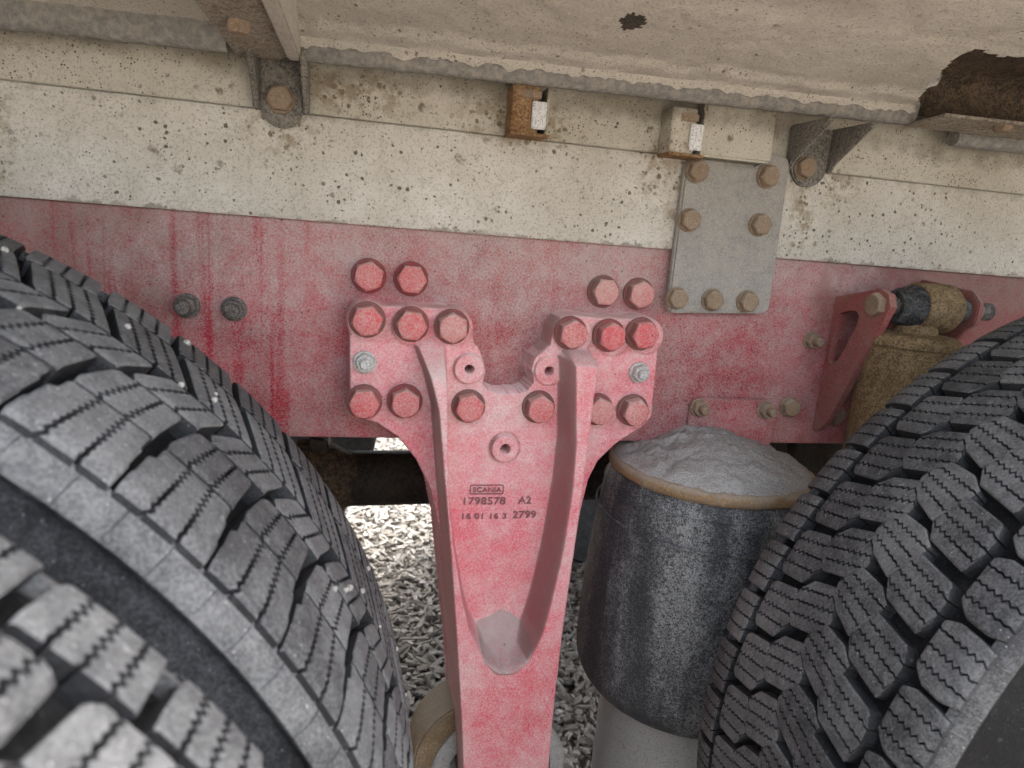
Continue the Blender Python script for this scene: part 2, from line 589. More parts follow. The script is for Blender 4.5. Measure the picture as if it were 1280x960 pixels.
def chips():
    N = 80000
    Y = -.6 + 4.4 * rng.random(N)
    X = -.6 + 2.2 * rng.random(N) + np.clip(Y, 0, 9) * .18
    L = .006 + .020 * rng.random(N) ** 1.5
    W = .002 + .005 * rng.random(N)
    T = .001 + .003 * rng.random(N)
    yaw = rng.normal(0.25, 1.1, N)
    pit = rng.normal(0, .28, N)
    rol = rng.normal(0, .35, N)
    zc = .004 + .020 * rng.random(N)
    base = np.array([(-1, -.7, -1), (1, -1, -1), (.85, 1, -1), (-1, .8, -1), (-.9, -.8, 1), (.8, -.9, 1), (1, .7, 1), (-.8, 1, 1)], float)
    v = np.repeat(base[None], N, 0) * (1 + .25 * rng.normal(size=(N, 8, 3)) * [1, .5, .3])
    v = v * np.stack([L, W, T], 1)[:, None, :]
    cr, sr = np.cos(rol)[:, None], np.sin(rol)[:, None]
    y, z = v[..., 1] * cr - v[..., 2] * sr, v[..., 1] * sr + v[..., 2] * cr
    x = v[..., 0]
    cp, sp = np.cos(pit)[:, None], np.sin(pit)[:, None]
    x, z = x * cp - z * sp, x * sp + z * cp
    cy, sy = np.cos(yaw)[:, None], np.sin(yaw)[:, None]
    x, y = x * cy - y * sy, x * sy + y * cy
    P = np.stack([x + X[:, None], y + Y[:, None], z + zc[:, None]], -1).reshape(-1, 3)
    F = np.array([(3, 2, 1, 0), (4, 5, 6, 7), (0, 1, 5, 4), (1, 2, 6, 5), (2, 3, 7, 6), (3, 0, 4, 7)])
    F = (F[None] + 8 * np.arange(N)[:, None, None]).reshape(-1, 4)
    me = bpy.data.meshes.new('chips')
    me.from_pydata(P.tolist(), [], F.tolist())
    a = me.attributes.new('tone', 'FLOAT', 'POINT')
    a.data.foreach_set('value', np.repeat(np.clip(rng.normal(.5, .28, N), 0, 1), 8).astype(np.float32))
    me.materials.append(M['mulch'])
    o = add('wood_chip_mulch', me)
    tag(o, 'loose weathered wood chips covering the ground beneath the truck', 'wood chips', kind='stuff')


chips()

# ------------------------------------------------------------------ chassis rail (red) and its own bolts
rail = empty('chassis_rail', (0, 0, .733), 'long dusty red steel chassis rail behind both tyres', 'chassis rail')


def grid_sheet(xs, zs, fy, m, smooth=60):
    X, Z = np.meshgrid(xs, zs)
    Yv = fy(X, Z)
    P = np.stack([X, Yv, Z], -1).reshape(-1, 3)
    nx, nz = len(xs), len(zs)
    i = np.arange(nx - 1)[None] + nx * np.arange(nz - 1)[:, None]
    F = np.stack([i, i + 1, i + nx + 1, i + nx], -1).reshape(-1, 4)
    me = bpy.data.meshes.new('sheet')
    me.from_pydata(P.tolist(), [], F.tolist())
    finish(me, m, smooth)
    return me


sec = [(0.0, .739), (0.002, .735), (0.007, .733), (.085, .733), (.085, .741), (.010, .741), (.008, .743), (.008, 1.0), (0.0, 1.0)]
mb = MB().prism(sec, [-2.2, 3.2], lambda a, b, h: (h, a, b))
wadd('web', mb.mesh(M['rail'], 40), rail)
# loose stain drips and shallow weld spots are in the paint; the far rail closes the frame
rail2 = MB().prism([(.77 - a, b) for a, b in sec], [-2.2, 3.2], lambda a, b, h: (h, a, b))
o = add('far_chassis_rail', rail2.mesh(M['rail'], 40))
tag(o, 'red chassis rail on the far side of the truck, behind the near rail', 'chassis rail')


# ---- bolts
def hex_r(t, ap):
    k = (t + math.pi / 6) % (math.pi / 3) - math.pi / 6
    return ap / math.cos(k)


def hex_mesh(ap, h, m, chamfer=.9, dome=.0, n=48, stud=None):
    """Hexagon head along -Y, its seat on Y=0."""
    T = np.linspace(0, 2 * math.pi, n, endpoint=False)
    rings = []
    for hh, lim in ((0, 9), (h * .80, 9), (h * .90, ap * 1.06), (h, ap * .965), (h + dome, ap * .90)):
        rings.append([(math.cos(t) * min(hex_r(t, ap), lim), -hh, math.sin(t) * min(hex_r(t, ap), lim)) for t in T])
    mb = MB().rings(rings)
    if stud:
        r, L = stud
        mb.lathe([(r * .96, -h), (r, -h - .001), (r, -h - L + .0015), (r * .8, -h - L), (.0004, -h - L)], (0, 0, 0), (0, 1, 0), 20)
    return mb.mesh(m, 30)


def washer_mesh(r, t, m):
    return MB().lathe([(r * .5, 0), (r, 0), (r, -t * .75), (r * .97, -t), (r * .5, -t)], (0, 0, 0), (0, 1, 0), 40).mesh(m, 40)


BOLT = hex_mesh(.0160, .0150, M['redbolt'], dome=.0005)
WASH = washer_mesh(.0212, .0035, M['washer'])
RBOLT = hex_mesh(.0118, .0090, M['rustbolt'], dome=.0006)
RWASH = washer_mesh(.0150, .0028, M['rustbolt'])
NUT = hex_mesh(.0098, .009, M['zinc'], stud=(.0062, .007))
NUTW = washer_mesh(.0135, .002, M['zinc'])
DNUT = hex_mesh(.0105, .010, M['darknut'], stud=(.0080, .012))
DNUTW = washer_mesh(.0145, .0025, M['darknut'])
RNUT = hex_mesh(.0098, .009, M['rustbolt'], stud=(.0058, .012))
RNUTW = washer_mesh(.0130, .002, M['rustbolt'])
SBOLT = hex_mesh(.0072, .006, M['rustbolt'], dome=.0006)


def bolt(parent, px, py, Yseat, kind='red', tiltk=1.0):
    me, ws, ht, th = {'red': (BOLT, WASH, .0155, .0035), 'rust': (RBOLT, RWASH, .0096, .0028), 'nut': (NUT, NUTW, .010, .002),
                      'dark': (DNUT, DNUTW, .012, .0025), 'rnut': (RNUT, RNUTW, .010, .002), 'small': (SBOLT, None, .006, 0)}[kind]
    p = at(px, py, Yseat - th - ht)          # the pixel shows the middle of the outer face
    base = Vector((0, 0, 0))
    q = parent
    while q is not None:
        base += q.location
        q = q.parent
    o = add('nut' if 'nut' in kind or kind == 'dark' else 'bolt', me, parent)
    o.location = Vector((p[0], Yseat - th, p[2])) - base
    o.rotation_euler = (random.uniform(-.02, .02), random.uniform(0, 1.05), random.uniform(-.02, .02))
    if ws:
        wsh = add('washer', ws, o)
        wsh.location = (0, th, 0)
    return o


for x, y in ((461, 346), (515, 350), (759, 366), (804, 369)):
    bolt(rail, x, y, 0)
for x, y in ((230, 384), (290, 388)):
    bolt(rail, x, y, 0, 'dark')
bolt(rail, 1020, 427, 0, 'rnut')
bolt(rail, 992, 511, 0, 'rust')
bolt(rail, 1048, 521, 0, 'rust')

# ------------------------------------------------------------------ cream subframe above the rail
sub = empty('subframe_rail', (0, -.01, .999), 'cream painted subframe rail above the red chassis rail', 'subframe rail')
mb = MB().prism([(-.007, .9995), (-.0085, 1.002), (-.0085, 1.1142), (-.007, 1.1155), (.0, 1.1155), (.0, .9995)], [-2.2, 3.2], lambda a, b, h: (h, a, b))
wadd('lower_panel', mb.mesh(M['white'], 40), sub)
mb = MB().prism([(-.0045, 1.1165), (-.006, 1.118), (-.006, 1.215), (.0, 1.215), (.0, 1.1165)], [-2.2, 3.2], lambda a, b, h: (h, a, b))
wadd('upper_panel', mb.mesh(M['whiteup'], 40), sub)

# mounting plate over both rails
mp = empty('mounting_plate', (.475, -.009, .913), 'grey steel plate with seven rusty bolts joining cream and red rails', 'mounting plate')
PL = [at(x, y, -.02)[[0, 2]] for x, y in ((838, 391), (835, 380), (857, 206), (864, 198), (905, 206), (948, 209), (962, 192), (984, 196), (988, 206), (962, 384), (957, 392))]
mb = MB().prism([tuple(p) for p in PL], [-.0205, -.0088], lambda a, b, h: (a, h, b))
wadd('plate', mb.mesh(M['plate'], 30, bevel=.0025, seg=2), mp)
for x, y in ((876, 213), (965, 220), (866, 275), (955, 281), (850, 374), (895, 376), (939, 378)):
    bolt(mp, x, y, -.0205, 'rust')

# small cream block above the mounting plate
p0, p1 = at(880, 150, -.03), at(972, 207, -.03)
mb = MB().box(p0[0], p1[0] - .01, -.03, -.0062, p1[2] + .001, 1.185)
o = add('spacer_block', mb.mesh(M['whiteup'], 30, bevel=.003, jitter=.002))
tag(o, 'dirty cream spacer block just above the bolted grey plate', 'spacer block')

# red angle plate below, behind the air spring
rp = empty('lug_plate', (.52, -.003, .735), 'small red lug plate with rounded corners on lower rail above air spring', 'lug plate')
P = round_rect(.4525, .587, .72, .8005, .016)
mb = MB().prism(P, [-.0065, .0], lambda a, b, h: (a, h, b))
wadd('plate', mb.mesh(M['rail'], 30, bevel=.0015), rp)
bolt(rp, 878, 512, -.0065, 'rnut')
bolt(rp, 962, 515, -.0065, 'rnut')


# ------------------------------------------------------------------ body underside: sheet, hems, beam
def zlip(X):
    return 1.1545 + .0225 * (X + .35)


pan = empty('body_floor_pan', (.2, -.06, 1.16), 'dusty beige sheet underside of truck body sloping out overhead', 'body floor')
XL, XR = at(362, 72, -.06)[0], .676


def pan_mesh():
    xs = np.arange(XL, 2.4, .0035)
    prof = [(-.0665, .019), (-.0695, .0235), (-.0705, .0265), (-.078, .0285)]
    for k in range(1, 33):
        t = k / 32
        prof.append((-.078 - .122 * t, .0285 + .0225 * t))
    for k in range(1, 11):
        t = k / 10
        prof.append((-.200 - .020 * t, .051 + .0030 * t + .0018 * (1 - (1 - t) ** 2)))
    for k in range(1, 40):
        prof.append((-.220 - .0088 * k, .0565 + .0088 * k * .06))
    prof = np.array(prof)
    nx, npf = len(xs), len(prof)
    X = np.repeat(xs[None], npf, 0)
    Yv = np.repeat(prof[:, :1], nx, 1)
    Z = zlip(np.minimum(X, .75)) + np.repeat(prof[:, 1:], nx, 1)
    xf, yf = X.ravel(), Yv.ravel()
    n1 = vnoise(xf * 14, yf * 14, xf * 0, 3)
    n2 = vnoise(xf * 60, yf * 60, xf * 0 + 3, 3)
    ridge = .5 + .5 * np.tanh(((yf + .090) + .012 * vnoise(xf * 22, xf * 0 + 7, xf * 0, 3)) / .0025)
    lump = n1 * .0028 + n2 * .0011
    zz = Z.ravel() + lump * np.clip((-.066 - yf) / .02, 0, 1) - (1 - ridge) * .0028 * 0 + ridge * -.0062 * np.clip((-.064 - yf) / .004, 0, 1)
    drip = np.clip(vnoise(xs * 42, xs * 0, xs * 0 + 4, 5) * .8 + .35, 0, 1.2)
    zz[:nx] -= .007 * drip                      # caked dust hangs unevenly over the hem
    zz[nx:2 * nx] -= .005 * drip
    yf[:nx] -= .001
    P = np.stack([xf, yf, zz], 1)
    i = (np.arange(nx - 1)[None] + nx * np.arange(npf - 1)[:, None]).ravel()
    F = np.stack([i, i + nx, i + nx + 1, i + 1], -1)
    cx, cy = P[F].mean(1)[:, 0], P[F].mean(1)[:, 1]
    keep = np.ones(len(F), bool)
    # torn-away corner on the right
    edge = .672 - .50 * np.clip(-.06 - cy, 0, .12) + .003 * np.sin(cy * 90)
    keep &= ~((cx > edge) & (cy > -.198 + .004 * np.sin(cx * 60)))
    # small torn hole
    h = at(793, 16, Z=1.221)
    dx, dy = (cx - h[0]) / .0135, (cy - h[1]) / .015
    keep &= ~(dx * dx + dy * dy + .5 * np.sin(cx * 700) * np.sin(cy * 500) < 1)
    me = bpy.data.meshes.new('pan')
    me.from_pydata(P.tolist(), [], F[keep].tolist())
    finish(me, M['pan'], 60)
    return me


wadd('sheet', pan_mesh(), pan)
# the load floor above closes everything from the sky
mb = MB().box(-2.4, 3.4, -.565, 1.30, 1.285, 1.35)
mb.box(-2.4, 3.4, -.565, -.555, 1.23, 1.285)
wadd('load_floor', mb.mesh(M['cav'], 40), pan)


def hem(x0, x1, name_parent, m, seed=0, thick=.020):
    xs = np.arange(x0, x1 + .001, .004)
    prof = [(-.046, .004), (-.050, .0005), (-.058, 0), (-.0625, .003), (-.0645, .008), (-.0655, .014), (-.0665, thick), (-.064, thick + .004), (-.046, thick + .003)]
    rings = []
    for x in xs:
        k = mnoise.noise(Vector((x * 40, seed, 0))) * .0018 + mnoise.noise(Vector((x * 140, seed, 5))) * .0013
        rings.append([(x, a - k, zlip(x) + b + k * .7) for a, b in prof])
    return wadd('hem', MB().rings(rings).mesh(m, 50), name_parent)


hem(XL, XR, pan, M['hem'], 1, .024)

# left hem and sheet, left of the cross beam
pl = empty('side_panel', (-.5, -.06, 1.15), 'dusty beige body side panel with folded grey lower edge left of beam', 'body panel')
xl1 = at(281, 62, -.064)[0]
hem(-1.6, xl1, pl, M['hem'], 9, .024)
xs = np.arange(-1.6, xl1 + .012, .006)
prof = [(-.063, .0245), (-.070, .028), (-.09, .033), (-.12, .040), (-.16, .050), (-.2, .060), (-.3, .085), (-.45, .12)]
rings = []
V, F = [], []
for a, b in prof:
    for x in xs:
        k = mnoise.noise(Vector((x * 30, a * 30, 2))) * .003 + mnoise.noise(Vector((x * 90, a * 90, 2))) * .0012
        V.append((x, a, zlip(x) + b + k))
nx = len(xs)
for r in range(len(prof) - 1):
    for i in range(nx - 1):
        F.append((r * nx + i, (r + 1) * nx + i, (r + 1) * nx + i + 1, r * nx + i + 1))
wadd('sheet', MB().raw(V, F).mesh(M['pan'], 60), pl)

# cross beam
bxr = at(361, 70, Z=1.163)[0]
bxl = at(287, 62, Z=1.163)[0]
beam = empty('cross_beam', ((bxl + bxr) / 2, -.3, 1.163), 'dirty brown cross beam under body above left strap bracket', 'cross beam')
mb = MB().prism([(bxl, 1.163), (bxr - .012, 1.163), (bxr, 1.168), (bxr, 1.27), (bxl, 1.27)], [-.55, -.03], lambda a, b, h: (a, h, b))
wadd('beam', mb.mesh(M['beam'], 30, bevel=.003), beam)
mb = MB().prism([(bxr - .002, 1.1605), (bxr + .012, 1.1605), (bxr + .012, 1.26), (bxr - .002, 1.26)], [-.55, -.052], lambda a, b, h: (a, h, b))
wadd('side_flange', mb.mesh(M['pan'], 30, bevel=.002), beam)
p = at(298, 36, Z=1.157)
b_ = add('bolt', SBOLT, beam)
b_.location = Vector((p[0], p[1], 1.163)) - beam.location
b_.rotation_euler = (math.pi / 2, 0, .3)
b_.scale = (1.2, 1.5, 1.2)


# strap brackets (U-shaped, bolted through the subframe)
def strap(cx, label, bx, by, wd=.046, depth=.058, tilt=0.0):
    e = empty('strap_bracket', (cx, -.012, 1.13), label, 'bracket', 'strap brackets under the body')
    h = wd / 2
    zc = 1.1205
    pts = [(cx - h, 1.168), (cx - h, zc)] + [(cx - h * math.cos(t), zc - h * 1.02 * math.sin(t)) for t in np.linspace(0.15, math.pi - .15, 16)] + [(cx + h, zc), (cx + h, 1.168)]
    mb = MB().prism(pts, [-.0165, -.0088], lambda a, b, q: (a, q, b))
    wadd('back_plate', mb.mesh(M['strap'], 30, bevel=.0018), e)
    for s in (-1, 1):
        x0 = cx + s * h
        x1 = x0 + s * .0065
        prof = [(-.0088, 1.169), (-.0088, zc - .004), (-.018, zc - .008), (-.024, zc + .002), (-.012 - depth, 1.163), (-.012 - depth, 1.169)]
        mb = MB().prism(prof, sorted([x0, x1]), lambda a, b, q: (q, a, b))
        wadd('flange', mb.mesh(M['strap'], 30, bevel=.0018), e)
    bolt(e, bx, by, -.0165, 'rust')
    return e


strap(-.0915, 'dark steel strap bracket with hexagon bolt hanging below brown cross beam', 349, 122)
strap(at(1012, 208, -.03)[0] + .010, 'dark strap bracket with small rusty bolt right of grey bolted plate', 1012, 209, .052, .075)


# rusty clips under the hem
def clip(px, py, label, pale):
    c = at(px, py, -.03)
    e = empty('rusty_clip', (c[0], -.006, c[2]), label, 'clip', 'clips under the body edge')
    x0, x1, z0, z1 = c[0] - .0215, c[0] + .0215, c[2] - .0215, c[2] + .030
    mb = MB().prism([(x0, -.006), (x0, -.040), (x0 + .004, -.043), (x1 - .012, -.043), (x1 - .012, -.040), (x0 + .0045, -.0385), (x0 + .0045, -.006)], [z0, z1], lambda a, b, h: (a, b, h))
    wadd('side_wall', mb.mesh(M['whiteup'] if pale else M['rust'], 30, bevel=.001), e)
    mb = MB().prism([(x0 - .001, -.006), (x0 - .001, -.044), (x1 + .003, -.044), (x1 + .0035, -.034), (x1, -.006)], [z0 - .0035, z0], lambda a, b, h: (a, b, h))
    wadd('bottom_ledge', mb.mesh(M['rust'], 30, bevel=.0008), e)
    mb = MB().box(x1 - .0205, x1 - .0035, -.0475, -.0435, z0 + .004, z0 + .034)
    wadd('steel_tab', mb.mesh(M['silver'], 30, bevel=.001), e)
    mb = MB().box(x1 - .003, x1, -.044, -.006, z0, z1)
    wadd('end_wall', mb.mesh(M['whiteup'], 30, bevel=.0008), e)
    b = add('bolt', RBOLT, e)
    b.location = (0, -.030, .0235)
    b.rotation_euler = (math.pi / 2, 0, 0)
    b.scale = (1, .9, 1)


clip(660, 143, 'rusty brown clip with bare steel tab under the middle of body edge', False)
clip(854, 170, 'pale clip with rusty base and steel tab above grey bolted plate', True)

# right: rusty channel in the torn corner, with its flange, dark tube and bolt
ch = empty('rusty_channel', (.9, -.09, 1.18), 'dark rusty channel showing through torn body corner at upper right', 'channel')
V, F = [], []
xs = np.arange(.60, 1.6, .006)
prof = [(-.062, 1.186), (-.064, 1.194), (-.060, 1.205), (-.058, 1.225), (-.064, 1.236), (-.095, 1.242), (-.21, 1.252)]
for a, b in prof:
    for x in xs:
        k = Vector(mnoise.noise_vector(Vector((x * 45, a * 60, b * 60)))) * .0035
        V.append((x + k.x, a + k.y, b + k.z + .02 * (x - .68)))
nx = len(xs)
for r in range(len(prof) - 1):
    for i in range(nx - 1):
        F.append((r * nx + i, r * nx + i + 1, (r + 1) * nx + i + 1, (r + 1) * nx + i))
wadd('web', MB().raw(V, F).mesh(M['cav'], 60), ch)
mb = MB().prism([(-.115, 1.1835), (-.05, 1.1795), (-.05, 1.1765), (-.115, 1.180)], [.672, 1.6], lambda a, b, h: (h, a, b + .022 * (h - .68)))
wadd('flange', mb.mesh(M['beam'], 30, bevel=.0008), ch)
p = at(1253, 161, -.10)
b_ = add('bolt', SBOLT, ch)
b_.location = Vector((p[0], -.10, 1.183 + .02 * (p[0] - .68))) - ch.location
b_.rotation_euler = (math.pi / 2, 0, .4)
b_.scale = (1.3, 1.6, 1.3)
p = at(1190, 172, -.03)
mb = MB().tube([(p[0], -.032, p[2] - .001), (1.6, -.032, p[2] + .012)], .0105, 14)
o = add('steel_tube', mb.mesh(M['hem'], 40))
tag(o, 'thin grey steel tube beneath rusty channel at upper right edge', 'tube')
# bright flake added to stand for the gleam of light through the tear
p = at(1167, 103, -.125)
mb = MB().raw([(p[0] - .008, p[1], p[2] - .007), (p[0] + .001, p[1] - .004, p[2] - .004), (p[0] + .009, p[1] - .003, p[2] + .009), (p[0] + .001, p[1] + .002, p[2] + .007),
               (p[0] - .008, p[1] + .002, p[2] - .007), (p[0] + .001, p[1] - .001, p[2] - .004), (p[0] + .009, p[1], p[2] + .009), (p[0] + .001, p[1] + .004, p[2] + .007)],
              [(0, 1, 2, 3), (7, 6, 5, 4), (0, 4, 5, 1), (1, 5, 6, 2), (2, 6, 7, 3), (3, 7, 4, 0)])
wadd('gleam_flake', mb.mesh(M['silver'], 60), pan)

# ------------------------------------------------------------------ suspension bracket: one casting
br = empty('suspension_bracket', (.21, -.04, .25), 'dusty pink-red cast suspension bracket bolted to the red rail', 'suspension bracket')
FLH, RIBH = .044, .106


def casting():
    st = .0013
    xs = np.arange(-.040, .425, st)
    zs = np.arange(.205, .925, st)
    X, Z = np.meshgrid(xs, zs)
    Yf = -FLH
    out = atxz([(434, 398), (438, 383), (452, 376), (480, 381), (514, 381), (545, 384), (566, 384), (584, 392), (592, 408), (595, 428), (602, 444), (607, 462), (603, 479), (611, 487), (622, 491), (648, 491),
                (658, 487), (666, 477), (663, 460), (668, 446), (686, 430), (690, 410), (700, 396), (718, 391), (745, 396), (767, 396), (790, 397), (808, 395), (822, 402), (827, 420), (822, 470), (817, 520), (806, 534),
                (772, 556), (750, 577), (738, 600), (728, 640), (716, 720), (706, 790), (698, 850), (690, 930), (686, 1030),
                (582, 1030), (573, 930), (566, 850), (557, 780), (551, 715), (546, 660), (536, 612), (519, 577), (497, 549), (470, 531), (447, 525), (435, 513)], Yf)
    d0 = sdf_poly(out, X, Z)
    # round lobes round the bolts
    for (px, py), r in (((459, 402), 27), ((514, 408), 27), ((567, 411), 27), ((718, 419), 28), ((767, 422), 28), ((808, 421), 27), ((455, 506), 22)):
        c = at(px, py, Yf)
        d0 = np.minimum(d0, np.hypot(X - c[0], Z - c[2]) - r * .00097)
    flange = FLH * np.sqrt(np.clip(1 - np.clip(1 + d0 / .0035, 0, 1) ** 2.4, 0, 1))
    h = flange.copy()
    # raised pads of the bolts and ears
    for (px, py), r, e in (((459, 402), 25, .002), ((514, 408), 26, .004), ((567, 411), 26, .004), ((718, 419), 27, .004), ((767, 422), 27, .003), ((808, 421), 26, .003),
                           ((455, 506), 23, .002), ((507, 506), 23, .0015), ((588, 511), 23, .002), ((677, 513), 23, .002), ((797, 517), 23, .002), ((753, 517), 23, .002)):
        c = at(px, py, Yf)
        r_ = np.hypot(X - c[0], Z - c[2])
        h += e * sstep((r * .00096 - r_) / .005) * (d0 < -.0005)
    F = atxz([(521, 440), (535, 478), (545, 520), (551, 600), (559, 700), (566, 800), (572, 900), (577, 1030), (686, 1030), (693, 930), (699, 870), (707, 800), (721, 700), (735, 612), (744, 560),
              (750, 515), (757, 470), (760, 455), (755, 447), (728, 445), (720, 452), (640, 452), (580, 436), (548, 433)], -RIBH)
    pk = atxz([(566, 380), (566, 560), (568, 640), (574, 695), (583, 750), (593, 792), (609, 824), (626, 838), (642, 839), (659, 826), (674, 795), (686, 752), (700, 690), (713, 615), (719, 560), (720, 500), (719, 380)], -RIBH)
    dF = sdf_poly(F, X, Z)
    dP = sdf_poly(pk, X, Z) - .0055
    ztopL, ztopR = at(540, 432, -RIBH)[2], at(740, 447, -RIBH)[2]
    ramp = sstep((np.where(X < .19, ztopL + .002, ztopR + .006) - Z) / np.where(X < .19, .055, .022))
    # the ribs stand lower at the top and come forward going down
    ribh = RIBH - .012 * sstep((Z - .62) / .22)
    zbot = at(635, 840, -RIBH)[2]
    low = sstep((zbot + .075 - Z) / .075)
    dw = np.where(X < .19, .006, .0125) + low * .004
    floor = FLH + .004
    pock = sstep(-dP / dw) * np.sin(np.clip((Z - zbot + .002) / .055, 0, 1) * math.pi / 2) ** .8
    side = sstep(-dF / .0055)
    rib = (Z < .70) | (dP > -.001)
    fh = floor + (ribh - floor) * ramp * side * (1 - pock)
    h = np.where(d0 < 0, np.maximum(h, np.where(dF < 0, fh, 0)), np.where((dF < 0) & rib, fh * sstep(-dF / .004), 0))
    # crest line below the scoop
    cr = at(637, 900, -RIBH)[0]
    h += .0025 * np.exp(-((X - cr) / .010) ** 2) * sstep((zbot - .004 - Z) / .05)
    # ear bosses with holes, and the round boss with its hole
    for px, py, r, e, hr in ((587, 462, 20, .010, 5.2), (687, 464, 20, .008, 5.2), (632, 562, 19, .011, 6.0)):
        c = at(px, py, -FLH - e)
        r_ = np.hypot(X - c[0], Z - c[2])
        boss = FLH + e * sstep((r * .00096 + .0015 - r_) / .003)
        h = np.where(r_ < r * .00096 + .002, np.maximum(h * (dP > 0) * (dF < 0), boss), h) if r == 19 else np.where((r_ < r * .00096 + .0015) & (h < FLH + .02), np.maximum(h, boss), h)
        h = h - .045 * sstep((hr * .00096 + .0006 - r_) / .0016)
    n1 = np.zeros_like(h)
    for i, j in np.argwhere(h > .001):
        n1[i, j] = mnoise.noise(Vector((X[i, j] * 90, 0, Z[i, j] * 90))) + .6 * mnoise.noise(Vector((X[i, j] * 300, 3, Z[i, j] * 300)))
    h = h + n1 * .0005 * (h > .003)
    # caked dust in the bottom of the scoop, a skin of its own
    sc = at(628, 806, -.075)
    q = np.exp(-(((X - sc[0]) / .040) ** 2 + ((Z - sc[2]) / .036) ** 2) ** 1.5)
    dust = np.full_like(h, -1.0)
    for i, j in np.argwhere(q > .05):
        dust[i, j] = (q[i, j] - .50) * .010 + min(0, (-dP[i, j] - .004) * .5) + .0016 * mnoise.fractal(Vector((X[i, j] * 40, 1, Z[i, j] * 40)), 1.0, 2.0, 3)
    ka = dust > -.0022
    kf = ka[:-1, :-1] & ka[1:, :-1] & ka[:-1, 1:] & ka[1:, 1:]
    i = (np.arange(len(xs) - 1)[None] + len(xs) * np.arange(len(zs) - 1)[:, None])
    Fq = np.stack([i, i + 1, i + len(xs) + 1, i + len(xs)], -1)[kf]
    P = np.stack([X, -(h + dust) + .001, Z], -1).reshape(-1, 3)
    used = np.unique(Fq)
    mp_ = np.full(len(P), -1)
    mp_[used] = np.arange(len(used))
    me = bpy.data.meshes.new('dust')
    me.from_pydata(P[used].tolist(), [], mp_[Fq].tolist())
    finish(me, M['mudlight'], 180)
    wadd('caked_dust', me, br)
    keep_v = (d0 < .0028) | ((dF < .0028) & rib)
    i = (np.arange(len(xs) - 1)[None] + len(xs) * np.arange(len(zs) - 1)[:, None])
    kf = (keep_v[:-1, :-1] & keep_v[1:, :-1] & keep_v[:-1, 1:] & keep_v[1:, 1:])
    Fq = np.stack([i, i + 1, i + len(xs) + 1, i + len(xs)], -1)[kf]
    P = np.stack([X, -h + .001 + np.where(h < .002, .02, 0), Z], -1).reshape(-1, 3)
    used = np.unique(Fq)
    mp_ = np.full(len(P), -1)
    mp_[used] = np.arange(len(used))
    me = bpy.data.meshes.new('casting')
    me.from_pydata(P[used].tolist(), [], mp_[Fq].tolist())
    finish(me, M['cast'], 180)
    return me


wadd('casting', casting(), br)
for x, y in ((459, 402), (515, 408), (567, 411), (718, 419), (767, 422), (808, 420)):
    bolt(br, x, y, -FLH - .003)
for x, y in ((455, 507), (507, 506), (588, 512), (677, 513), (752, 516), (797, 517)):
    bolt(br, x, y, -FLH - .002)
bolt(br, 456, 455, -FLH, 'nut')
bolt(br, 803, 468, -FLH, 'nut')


def text(body, px0, px1, py, size_px, name='raised_lettering'):
    Yt = -FLH - .0040
    a, b = at(px0, py, Yt), at(px1, py, Yt)
    cu = bpy.data.curves.new('t', 'FONT')
    cu.body = body
    cu.align_x, cu.align_y = 'LEFT', 'CENTER'
    cu.size = 1.0
    cu.extrude = .05
    tmp = bpy.data.objects.new('t', cu)
    COL.objects.link(tmp)
    dg = bpy.context.evaluated_depsgraph_get()
    dg.update()
    me = bpy.data.meshes.new_from_object(tmp.evaluated_get(dg))
    bpy.data.objects.remove(tmp)
    v = np.array([q.co for q in me.vertices])
    sx = (b[0] - a[0]) / (v[:, 0].max() - v[:, 0].min())
    hz = size_px * .00098 / (v[:, 1].max() - v[:, 1].min())
    v0 = v.min(0)
    zc = (a[2] + b[2]) / 2
    mid = (v[:, 1].max() + v[:, 1].min()) / 2
    for q, c in zip(me.vertices, v):
        q.co = (a[0] + (c[0] - v0[0]) * sx, Yt - .0005 - c[2] / .05 * .0009, zc + (c[1] - mid) * hz)
    finish(me, M['letter'], 40)
    me.materials.clear()
    me.materials.append(M['letter'])
    return wadd(name, me, br)


text('SCANIA', 591, 627, 612, 6.5)
text('1798578', 580, 632, 626, 10)
text('A2', 648, 664, 625, 10)
text('16 01 16 3', 578, 633, 645, 7.5)
text('2799', 641, 670, 643, 10)
# raised frame round the maker's name
a, b = at(588, 606, -FLH - .004), at(629, 617.5, -FLH - .004)
o_ = round_rect(a[0], b[0], b[2], a[2], .0022, 3)
i_ = round_rect(a[0] + .0009, b[0] - .0009, b[2] + .0009, a[2] - .0009, .0016, 3)
n = len(o_)
V = [(x, -FLH - .0052, z) for x, z in o_ + i_] + [(x, -FLH - .0035, z) for x, z in o_ + i_]
F = []
for k in range(n):
    j = (k + 1) % n
    F += [(k, j, n + j, n + k), (k, 2 * n + k, 2 * n + j, j), (n + k, n + j, 3 * n + j, 3 * n + k)]
wadd('raised_border', MB().raw(V, F).mesh(M['letter'], 40), br)

# pin, and the rings of the spring eye behind the foot of the bracket
pc = at(625, 985, -.095)
pin = add('spring_pin', MB().lathe([(.0005, -.014), (.020, -.014), (.030, -.011), (.034, -.004), (.034, .06), (.0005, .06)], (pc[0], -.099, pc[2]), (0, 1, 0), 40).mesh(M['mud'], 40, jitter=.0015))
tag(pin, 'dusty grey round pin end at the foot of the red bracket', 'pin')
rc = at(622, 960, -.045)
eye = empty('spring_eye', (rc[0], -.03, rc[2] - .1), 'dusty pale round spring eye behind the foot of the red bracket', 'spring eye')
rr = at(706, 930, -.045)[0] - rc[0]
wadd('ring', MB().lathe([(rr - .022, -.028), (rr - .004, -.028), (rr, -.024), (rr, .03), (rr - .022, .03), (rr - .022, -.028)], (rc[0], -.028, rc[2]), (0, 1, 0), 64).mesh(M['mud'], 40, jitter=.0012), eye)
